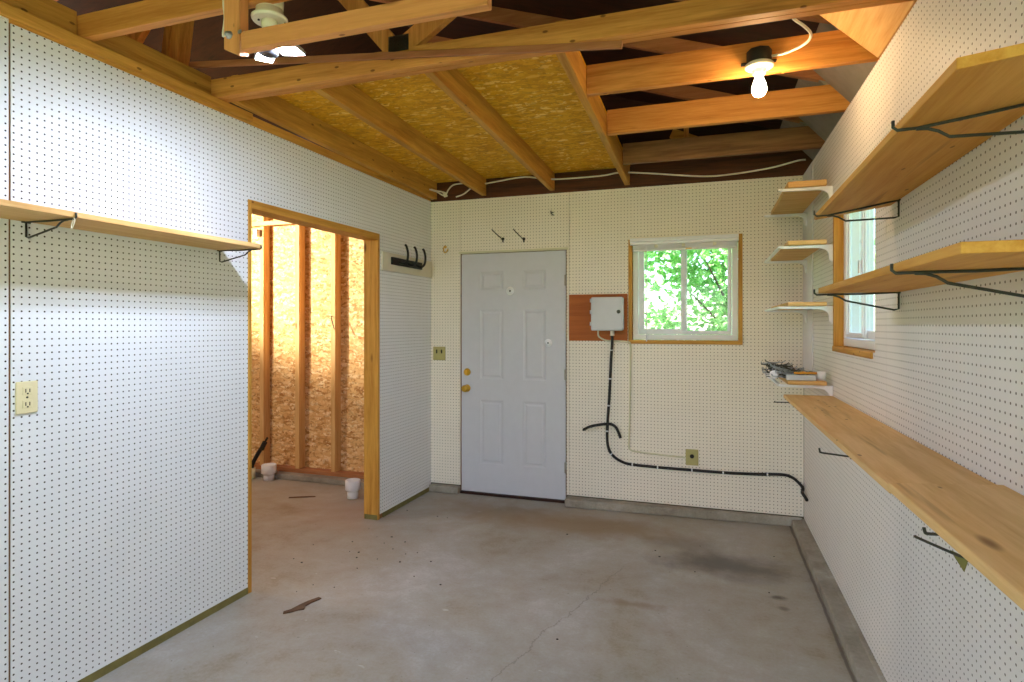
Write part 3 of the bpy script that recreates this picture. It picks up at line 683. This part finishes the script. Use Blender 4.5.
m = MB(); m.tube(smooth_path([(-2.125, YB, 2.100), (-2.125, YB - .02, 2.104), (-2.128, YB - .035, 2.075), (-2.115, YB - .045, 2.048), (-2.095, YB - .05, 2.050), (-2.082, YB - .045, 2.075)], 5), .005, 8); m.lathe([(.012, 0), (.010, .004)], (-2.125, YB, 2.10), (0, -1, 0), 12)
tag(m.build('cup_hook', M['brass']), 'brass cup hook on the pegboard left of the door top', 'hook')

BW = Matrix(((0, 1, 0, 0), (-1, 0, 0, YB), (0, 0, 1, 0), (0, 0, 0, 1)))     # local x out of the back wall, y along +x
t = thing('switch_plate', (0, -2.182, 1.185), 'olive double light switch plate in the corner left of the door', 'switch', None, BW)
m = MB(); m.box(.0005, .007, -2.240, -2.124, 1.127, 1.243); m.build('cover_plate', M['ivorydark'], t, bevel=.003)
for s in (-2.205, -2.159):
    m = MB(); m.box(.007, .0085, s - .006, s + .006, 1.186, 1.218); f_ = m.build('toggle_slot', M['slot'], t)
    m = MB(); m.hexa([(.007, s - .004, 1.196), (.007, s + .004, 1.196), (.018, s + .003, 1.204), (.018, s - .003, 1.204), (.007, s - .004, 1.208), (.007, s + .004, 1.208), (.018, s + .003, 1.211), (.018, s - .003, 1.211)]); m.build('toggle', M['slot'], f_)

m = MB(); m.box(-1.040, -.578, YB - .012, YB - .0005, 1.305, 1.672); tag(m.build('mounting_board', wood('ply', 'X'), bevel=.002), 'brown plywood board between door and back window', 'board')
t = thing('meter_box', (-.728, YB - .012, 1.384), 'pale grey utility box on the brown board beside the window', 'box')
m = MB(); m.box(-.845, -.603, YB - .075, YB - .0125, 1.390, 1.642); m.build('box_body', M['greybox'], t, bevel=.008)
m = MB(); m.box(-.849, -.599, YB - .098, YB - .075, 1.386, 1.646); m.build('box_cover', M['greybox'], t, bevel=.012)
m = MB(); m.lathe([(.015, 0), (.015, .005), (.010, .006)], (-.634, YB - .098, 1.532), (0, -1, 0), 16); m.mat(1).box(-.636, -.632, YB - .1055, YB - .104, 1.524, 1.540); m.build('lock', [M['steel'], M['slot']], t)
for z in (1.44, 1.53, 1.62):
    m = MB(); m.lathe([(.006, -.014), (.006, .014)], (-.852, YB - .085, z), n=8); m.build('hinge', M['greybox'], t)
m = MB(); m.lathe([(.016, 1.388), (.016, 1.358), (.018, 1.356), (.018, 1.346)], (-.690, YB - .045, 0)); m.build('cable_gland', M['porcelain'], t)

y_ = YB - .012
cab = [(-.690, YB - .045, 1.35), (-.692, YB - .04, 1.28), (-.705, y_, 1.16), (-.715, y_, .92), (-.734, y_, .62), (-.728, y_, .48), (-.690, y_, .41), (-.62, y_, .368), (-.54, y_, .352), (-.33, y_, .345), (-.10, y_, .343), (.16, y_, .342), (.37, y_, .350), (.52, y_, .358), (.58, y_, .345), (.62, YB - .02, .315), (.646, YB - .05, .285), (.640, YB - .07, .262), (.636, YB - .12, .262), (.645, YB - .17, .250), (.65, YB - .20, .24)]
t = thing('black_cable', (-.69, YB - .012, .3), 'thick black cable from the grey box down and along the back wall', 'cable')
m = MB(); m.tube(smooth_path(cab), .0105, 10); m.build('cable_run', M['cableblack'], t)
def clip(p, along):
    m = MB(); s_ = Vector(along).normalized()
    rr = [(.0125 * math.cos(a_), .0125 * math.sin(a_)) for a_ in [PI * k_ / 6 for k_ in range(-1, 8)]]
    u_ = Vector((s_.z, 0, -s_.x)); c_ = Vector(p)
    poly = [c_ - s_ * .005 + u_ * a_ + Vector((0, -b_, 0)) for a_, b_ in rr]
    m.prism(poly, s_ * .010); m.build('cable_clip', M['white'], t)
for i, (x, z, d) in enumerate(((-.697, 1.235, (0, 0, 1)), (-.711, 1.01, (0, 0, 1)), (-.722, .80, (0, 0, 1)), (-.735, .60, (0, 0, 1)), (-.700, .424, (1, 0, -1)), (-.54, .352, (1, 0, 0)), (-.35, .345, (1, 0, 0)), (-.10, .343, (1, 0, 0)), (.12, .342, (1, 0, 0)), (.42, .353, (1, 0, 0)))):
    clip((x, y_ if z < 1.2 else YB - .026, z), d)
m = MB(); m.tube(smooth_path([(-.918, YB - .05, .605), (-.86, YB - .055, .635), (-.79, YB - .05, .652), (-.711, YB - .038, .660), (-.668, YB - .035, .640), (-.645, YB - .035, .600), (-.628, YB - .035, .555)]), .011, 10)
tag(m.build('hose_offcut', M['cableblack']), 'short black hose offcut hooked over the black cable', 'hose')
m = MB(); m.tube(smooth_path([(-.80, YB - .05, 1.385), (-.795, YB - .04, 1.34), (-.74, YB - .026, 1.310), (-.66, YB - .022, 1.306), (-.58, YB - .02, 1.300), (-.556, YB - .010, 1.27), (-.556, YB - .008, 1.08), (-.562, YB - .008, .70), (-.568, YB - .008, .50), (-.55, YB - .008, .462), (-.50, YB - .008, .452), (-.33, YB - .008, .442), (-.15, YB - .008, .432)]), .0065, 8)
tag(m.build('cream_cable', M['cream']), 'thin cream cable from the grey box down to the low outlet', 'cable')
t = thing('wall_jack', (0, -.100, .44), 'olive jack plate low on the back wall at the end of the cream cable', 'outlet', None, BW)
m = MB(); m.box(.0005, .007, -.146, -.054, .377, .497); m.build('cover_plate', M['ivorydark'], t, bevel=.003)
m = MB(); m.lathe([(.016, .007), (.014, .012), (.007, .012), (.006, .008)], (0, -.1, .445), (1, 0, 0), 14); m.build('socket', M['slot'], t)

# ------------------------------------------------------------------ right wall things
RW = Matrix(((-1, 0, 0, XR), (0, -1, 0, 0), (0, 0, 1, 0), (0, 0, 0, 1)))  # local x out of the right wall (towards -x), local y = -world y
m = MB(); m.hexa([(.40, 1.172, 1.860), (.659, 1.172, 1.892), (.659, 2.54, 1.878), (.40, 2.54, 1.838), (.40, 1.172, 1.880), (.659, 1.172, 1.912), (.659, 2.54, 1.898), (.40, 2.54, 1.858)])
tag(m.build('shelf_board', wood('shelf', 'Y'), bevel=.002), 'upper bracketed plank shelf high on the right wall', 'shelf', 'bracketed shelves on the right wall')
m = MB(); m.box(.40, .659, 1.155, 2.452, 1.548, 1.568)
tag(m.build('shelf_board', wood('shelf', 'Y'), bevel=.002), 'middle bracketed plank shelf on the right wall with a worn pale front edge', 'shelf', 'bracketed shelves on the right wall')
wire_bracket('shelf_bracket', RW, -1.46, 1.881, .25, .055, 'wire bracket under the near end of the upper right shelf', 'wire brackets of the right shelves', 'rightwire', dz=-.031, r=.0035)
wire_bracket('shelf_bracket', RW, -2.43, 1.874, .25, .055, 'wire bracket under the window end of the upper right shelf', 'wire brackets of the right shelves', 'rightwire', dz=-.038, r=.0033)
wire_bracket('shelf_bracket', RW, -1.47, 1.543, .25, .055, 'wire bracket under the near end of the middle right shelf', 'wire brackets of the right shelves', 'rightwire', r=.0035)
wire_bracket('shelf_bracket', RW, -2.43, 1.543, .25, .055, 'wire bracket under the window end of the middle right shelf', 'wire brackets of the right shelves', 'rightwire', r=.0035)
# low long ledge made of two planks
m = MB(); m.prism([(.412, 1.60, 1.030), (.659, 1.66, 1.030), (.659, 3.60, 1.022), (.412, 3.60, 1.022)], (0, 0, .02))
tag(m.build('ledge_plank', wood('ledge', 'Y'), bevel=.003), 'far plank of the low ledge running to the corner shelves', 'shelf', 'planks of the low ledge')
m = MB(); m.prism([(.410, .1, 1.045), (.659, .1, 1.045), (.659, 1.657, 1.036), (.410, 1.597, 1.036)], (0, 0, .022))
tag(m.build('ledge_plank', wood('ledge', 'Y'), bevel=.003), 'near plank of the low ledge coming towards the camera', 'shelf', 'planks of the low ledge')
for y, lb in ((.55, 0), (1.15, 0), (2.1, 0), (2.9, 0)):
    pass
def ledge_peg(y, z, reach, rise, tip, label, mat='steel', r=.0045):
    m = MB(); m.tube(smooth_path([(XR, y, z), (XR - .02, y, z), (XR - reach * .6, y, z + rise * .5), (XR - reach, y, z + rise), (XR - reach - .006, y, z + rise + tip * .4), (XR - reach - .008, y, z + rise + tip)], 4), r, 8)
    m.box(XR - .005, XR - .0003, y - .007, y + .007, z - .012, z + .014)
    return tag(m.build('peg_hook', M[mat]), label, 'hook', 'pegs below the ledge')
ledge_peg(1.885, .862, .085, -.004, .016, 'dark upturned peg under the near ledge plank', 'steel', .0045)
long_peg = ledge_peg(1.845, .818, .118, .038, .006, 'long thin peg below the ledge with an olive scrap on its root', 'steel', .0038)
long_peg['_o'] = list(long_peg.matrix_world.translation)
ledge_peg(3.18, .800, .13, .01, .022, 'upturned peg under the far ledge plank near the window', 'steel', .0045)
ledge_peg(3.62, .998, .285, -.004, .006, 'dark bent wire peg sticking out beyond the far ledge end', 'slot', .003)
m = MB(); m.prism([(XR - .004, 1.850, .815), (XR - .045, 1.850, .832), (XR - .014, 1.850, .778)], (0, -.006, 0)); m.build('tape_scrap', M['scrapgreen'], long_peg)

# small shelves on white scroll brackets in the far right corner
def corner_shelf(z, th, label, yb0=3.585):
    t = thing('corner_shelf', (.54, 4.0, z), label, 'shelf', 'corner shelves by the back wall')
    m = MB(); m.box(.432, .628, yb0, 4.47, z, z + th); m.build('board', wood('pine', 'X'), t, bevel=.004)
    for y in (3.60, 4.42):
        m = MB()
        # bracket outline in the x-z plane: thin tongue, scrolled gusset, wall flange
        prof = [(.386, z - .001), (.386, z - .011), (.400, z - .015), (.585, z - .018)]
        prof += [(.585 + .055 * math.sin(a_), z - .018 - .038 * (1 - math.cos(a_))) for a_ in [PI / 2 * k_ / 6 for k_ in range(1, 7)]]
        prof += [(.642, z - .085), (.6595, z - .10), (.6595, z - .001)]
        m.prism([(x, y, q) for x, q in prof], (0, .02, 0)); m.build('scroll_bracket', M['white'], t, bevel=.002)
    if z < 2: m = MB(); m.box(.386, .402, 3.621, 4.419, z - .014, z - .001); m.build('front_rod', M['white'], t)
    return t
corner_shelf(2.194, .034, 'topmost small corner shelf with a thick board under the ceiling')
corner_shelf(1.873, .026, 'second small corner shelf from the top, level with the upper plank shelf')
corner_shelf(1.535, .022, 'third small corner shelf from the top, at eye level by the window sill')
corner_shelf(1.098, .022, 'lowest small corner shelf piled with wire hooks')

# pile of pegboard hooks on the lowest corner shelf
m = MB(); rr = random.Random(3)
for i in range(150):
    c = Vector((rr.gauss(.47, .055), rr.uniform(3.66, 4.12), 0)); c.x = min(max(c.x, .36), .62)
    top = 1.225 - .095 * (c.x - .36) / .26 if c.y > 3.72 else 1.165
    c.z = rr.uniform(1.126, max(1.135, top - .012))
    a_ = rr.gauss(.25, .45); d_ = Vector((math.cos(a_), math.sin(a_) * .8, rr.gauss(-.1, .2))).normalized() * rr.uniform(.035, .075)
    up = Vector((rr.gauss(0, .4), rr.gauss(0, .4), 1)).normalized() * rr.uniform(.010, .020)
    p = [c - d_ + up, c - d_, c + d_ * .8, c + d_ + up * .6]
    for q in p: q.z = max(q.z, 1.124); q.x = min(max(q.x, .335), .648)
    m.mat(i % 2).tube(p, .0027, 5)
pile = tag(m.build('hook_pile', [M['galv'], M['steel']]), 'tangled heap of steel pegboard hooks on the lowest corner shelf', 'hooks', None, 'stuff')
m = MB(); m.lathe([(.013, -.012), (.024, -.012), (.024, .012), (.013, .012)], (.375, 3.70, 1.1445), (.3, 1, 0), 20); tag(m.build('tape_roll', M['white']), 'little white roll at the tip of the lowest corner shelf', 'roll')
m = MB(); m.lathe([(.024, 0), (.027, .05), (.025, .05), (.022, .004), (0, .004)], (.61, 3.66, 1.121), n=20); tag(m.build('plastic_cup', M['white']), 'small white cup beside the hook heap on the lowest corner shelf', 'cup')
m = MB(); m.tube([(.47, 3.63, 1.160), (.585, 3.63, 1.162)], .007, 6); tag(m.build('pencil', M['orange']), 'orange pencil stub lying against the hook heap', 'pencil')
m = MB(); m.box(.43, .58, 3.615, 3.65, 1.121, 1.150); tag(m.build('metal_strip', M['greybox'], bevel=.002), 'grey metal strip in front of the hook heap', 'strip')

# ------------------------------------------------------------------ floor litter
m = MB(); rr = random.Random(5)
pa = [(-1.995, 2.415), (-1.975, 2.445), (-1.965, 2.50), (-1.95, 2.55), (-1.925, 2.60), (-1.905, 2.595), (-1.925, 2.54), (-1.93, 2.50), (-1.915, 2.47), (-1.94, 2.45), (-1.96, 2.42), (-1.985, 2.40)]
m.prism([(x, y, .001) for x, y in pa], (0, 0, .006)); tag(m.build('bark_strip', M['scrap']), 'torn brown strip lying on the concrete near the doorway', 'debris')
m = MB()
for i in range(38):
    x, y = rr.gauss(-2.05, .22), rr.gauss(3.3, .3); r_ = rr.uniform(.002, .006); a_ = rr.uniform(0, PI)
    if i > 26: x, y = rr.uniform(-1.6, .4), rr.uniform(1.9, 4.3)
    if x < -2.2 and not 2.65 < y < 3.7: continue
    m.prism([(x + r_ * math.cos(a_ + k_ * PI / 2.5) * (1 + .4 * (k_ % 2)), y + r_ * math.sin(a_ + k_ * PI / 2.5), .0005) for k_ in range(5)], (0, 0, .003))
tag(m.build('crumbs', M['slot']), 'dark crumbs scattered over the concrete inside the doorway', 'crumbs', None, 'stuff')
m = MB(); m.prism([(-3.27, 4.02, .0005), (-3.19, 4.06, .0005), (-3.08, 4.12, .0005), (-3.10, 4.13, .0005), (-3.20, 4.09, .0005), (-3.28, 4.04, .0005)], (0, 0, .004)); tag(m.build('wood_splinter', M['scrap']), 'brown splinter on the concrete of the side bay', 'debris')

# ------------------------------------------------------------------ outside: trees beyond the windows
def tree(x, y, h, rad, n, label, seed, low=.3):
    rr = random.Random(seed)
    t = thing('leafy_tree', (x, y, -.125), label, 'tree', 'trees outside the windows')
    m = MB(); m.tube([(x, y, -.125), (x + .05, y, h * .4), (x - .05, y + .05, h * .75)], [.09, .07, .03], 8)
    for k_ in range(6):
        a_ = k_ * 1.05 + seed; m.tube([(x, y, h * (.25 + .07 * k_)), (x + math.cos(a_) * rad * .6, y + math.sin(a_) * rad * .6, h * (.4 + .08 * k_))], [.022, .008], 6)
    m.build('trunk', M['bark'], t)
    m = MB(); cl = [(rr.gauss(0, .45) * rad, rr.gauss(0, .45) * rad, rr.uniform(low, h)) for _ in range(40)]
    for i in range(n):
        c = rr.choice(cl); p = Vector((x + c[0] + rr.gauss(0, .22), y + c[1] + rr.gauss(0, .22), max(.0, c[2] + rr.gauss(0, .22))))
        d_ = Vector((rr.gauss(0, 1), rr.gauss(0, 1), rr.gauss(-.3, .6))).normalized(); s_ = d_.cross(Vector((rr.gauss(0, 1), rr.gauss(0, 1), 1))).normalized()
        l_ = rr.uniform(.08, .15); w_ = l_ * .36; q = d_.cross(s_) * l_ * .12
        vv = [m.bm.verts.new(v_) for v_ in (p, p + d_ * l_ * .45 + s_ * w_ + q, p + d_ * l_, p + d_ * l_ * .45 - s_ * w_ + q)]
        m.face([vv[0], vv[1], vv[2]]); m.face([vv[0], vv[2], vv[3]])
    m.build('foliage', M['leaf'], t)
tree(-1.9, 7.6, 4.2, 1.0, 9000, 'bright leafy tree filling the left pane of the back window', 1)
tree(.35, 8.4, 4.0, 1.0, 9000, 'bright leafy tree filling the right pane of the back window', 2)
tree(-1.9, 11.6, 5.2, 1.3, 9000, 'taller tree behind the two trees outside the back window', 3)
tree(3.9, 9.2, 4.6, 1.2, 9000, 'leafy tree glimpsed through the side window', 4)

# ------------------------------------------------------------------ light
w = bpy.data.worlds.new('World'); S.world = w; w.use_nodes = True
bg = w.node_tree.nodes['Background']
sky = w.node_tree.nodes.new('ShaderNodeTexSky'); sky.sky_type = 'NISHITA'; sky.sun_disc = False; sky.sun_elevation = math.radians(48); sky.sun_rotation = math.radians(-115); sky.altitude = 200
w.node_tree.links.new(sky.outputs[0], bg.inputs[0]); bg.inputs[1].default_value = .6
def sun(direction, strength, col):
    l = bpy.data.lights.new('sun', 'SUN'); l.energy = strength; l.color = col; l.angle = math.radians(1)
    o = bpy.data.objects.new('sun', l); COL.objects.link(o); o.rotation_euler = Vector(direction).to_track_quat('-Z', 'Y').to_euler(); return o
sun((.70, .38, -.72), 48.0, (1, .95, .86))
def lamp(name, loc, watts, col, r=.035):
    l = bpy.data.lights.new(name, 'POINT'); l.energy = watts; l.color = col; l.shadow_soft_size = r
    o = bpy.data.objects.new(name, l); COL.objects.link(o); o.location = loc; return o
lamp('bay_fill', (-4.6, 2.6, 2.35), 75, (1, .86, .68))  # added fill light, out of view, lifts the lower side bay
def spot(name, loc, target, watts, col, cone, blend, r=.06):
    l = bpy.data.lights.new(name, 'SPOT'); l.energy = watts; l.color = col; l.shadow_soft_size = r; l.spot_size = math.radians(cone); l.spot_blend = blend
    o = bpy.data.objects.new(name, l); COL.objects.link(o); o.location = loc; o.rotation_euler = (Vector(target) - Vector(loc)).to_track_quat('-Z', 'Y').to_euler(); return o
spot('bay_patch_spot', (-4.75, 3.0, 2.2), (-3.72, 4.66, 2.25), 470, (1, .90, .76), 74, .6)  # added unseen spot, makes the bright upper patch on the flake board
lamp('rear_fill', (-.6, -.9, 2.45), 13, (1, .78, .52))  # added warm fill behind the camera, no fixture modelled

# ------------------------------------------------------------------ camera
cam = bpy.data.cameras.new('camera'); co = bpy.data.objects.new('camera', cam); COL.objects.link(co)
cam.sensor_width = 36; cam.lens = 587 / 1024 * 36; cam.clip_start = .02
cam.shift_y = -(341 - 325) / 1024
co.location = (0, 0, H); co.rotation_euler = (PI / 2, 0, math.atan((706 - 512) / 587))
S.camera = co
S.view_settings.view_transform = 'Standard'; S.view_settings.look = 'None'; S.view_settings.gamma = 1; S.view_settings.use_curve_mapping = False
S.view_settings.exposure = 0.42
S.cycles.use_denoising = True
S.cycles.max_bounces = 10; S.cycles.diffuse_bounces = 6; S.cycles.sample_clamp_indirect = 6
for o in bpy.data.objects:
    if '_o' in o: del o['_o']
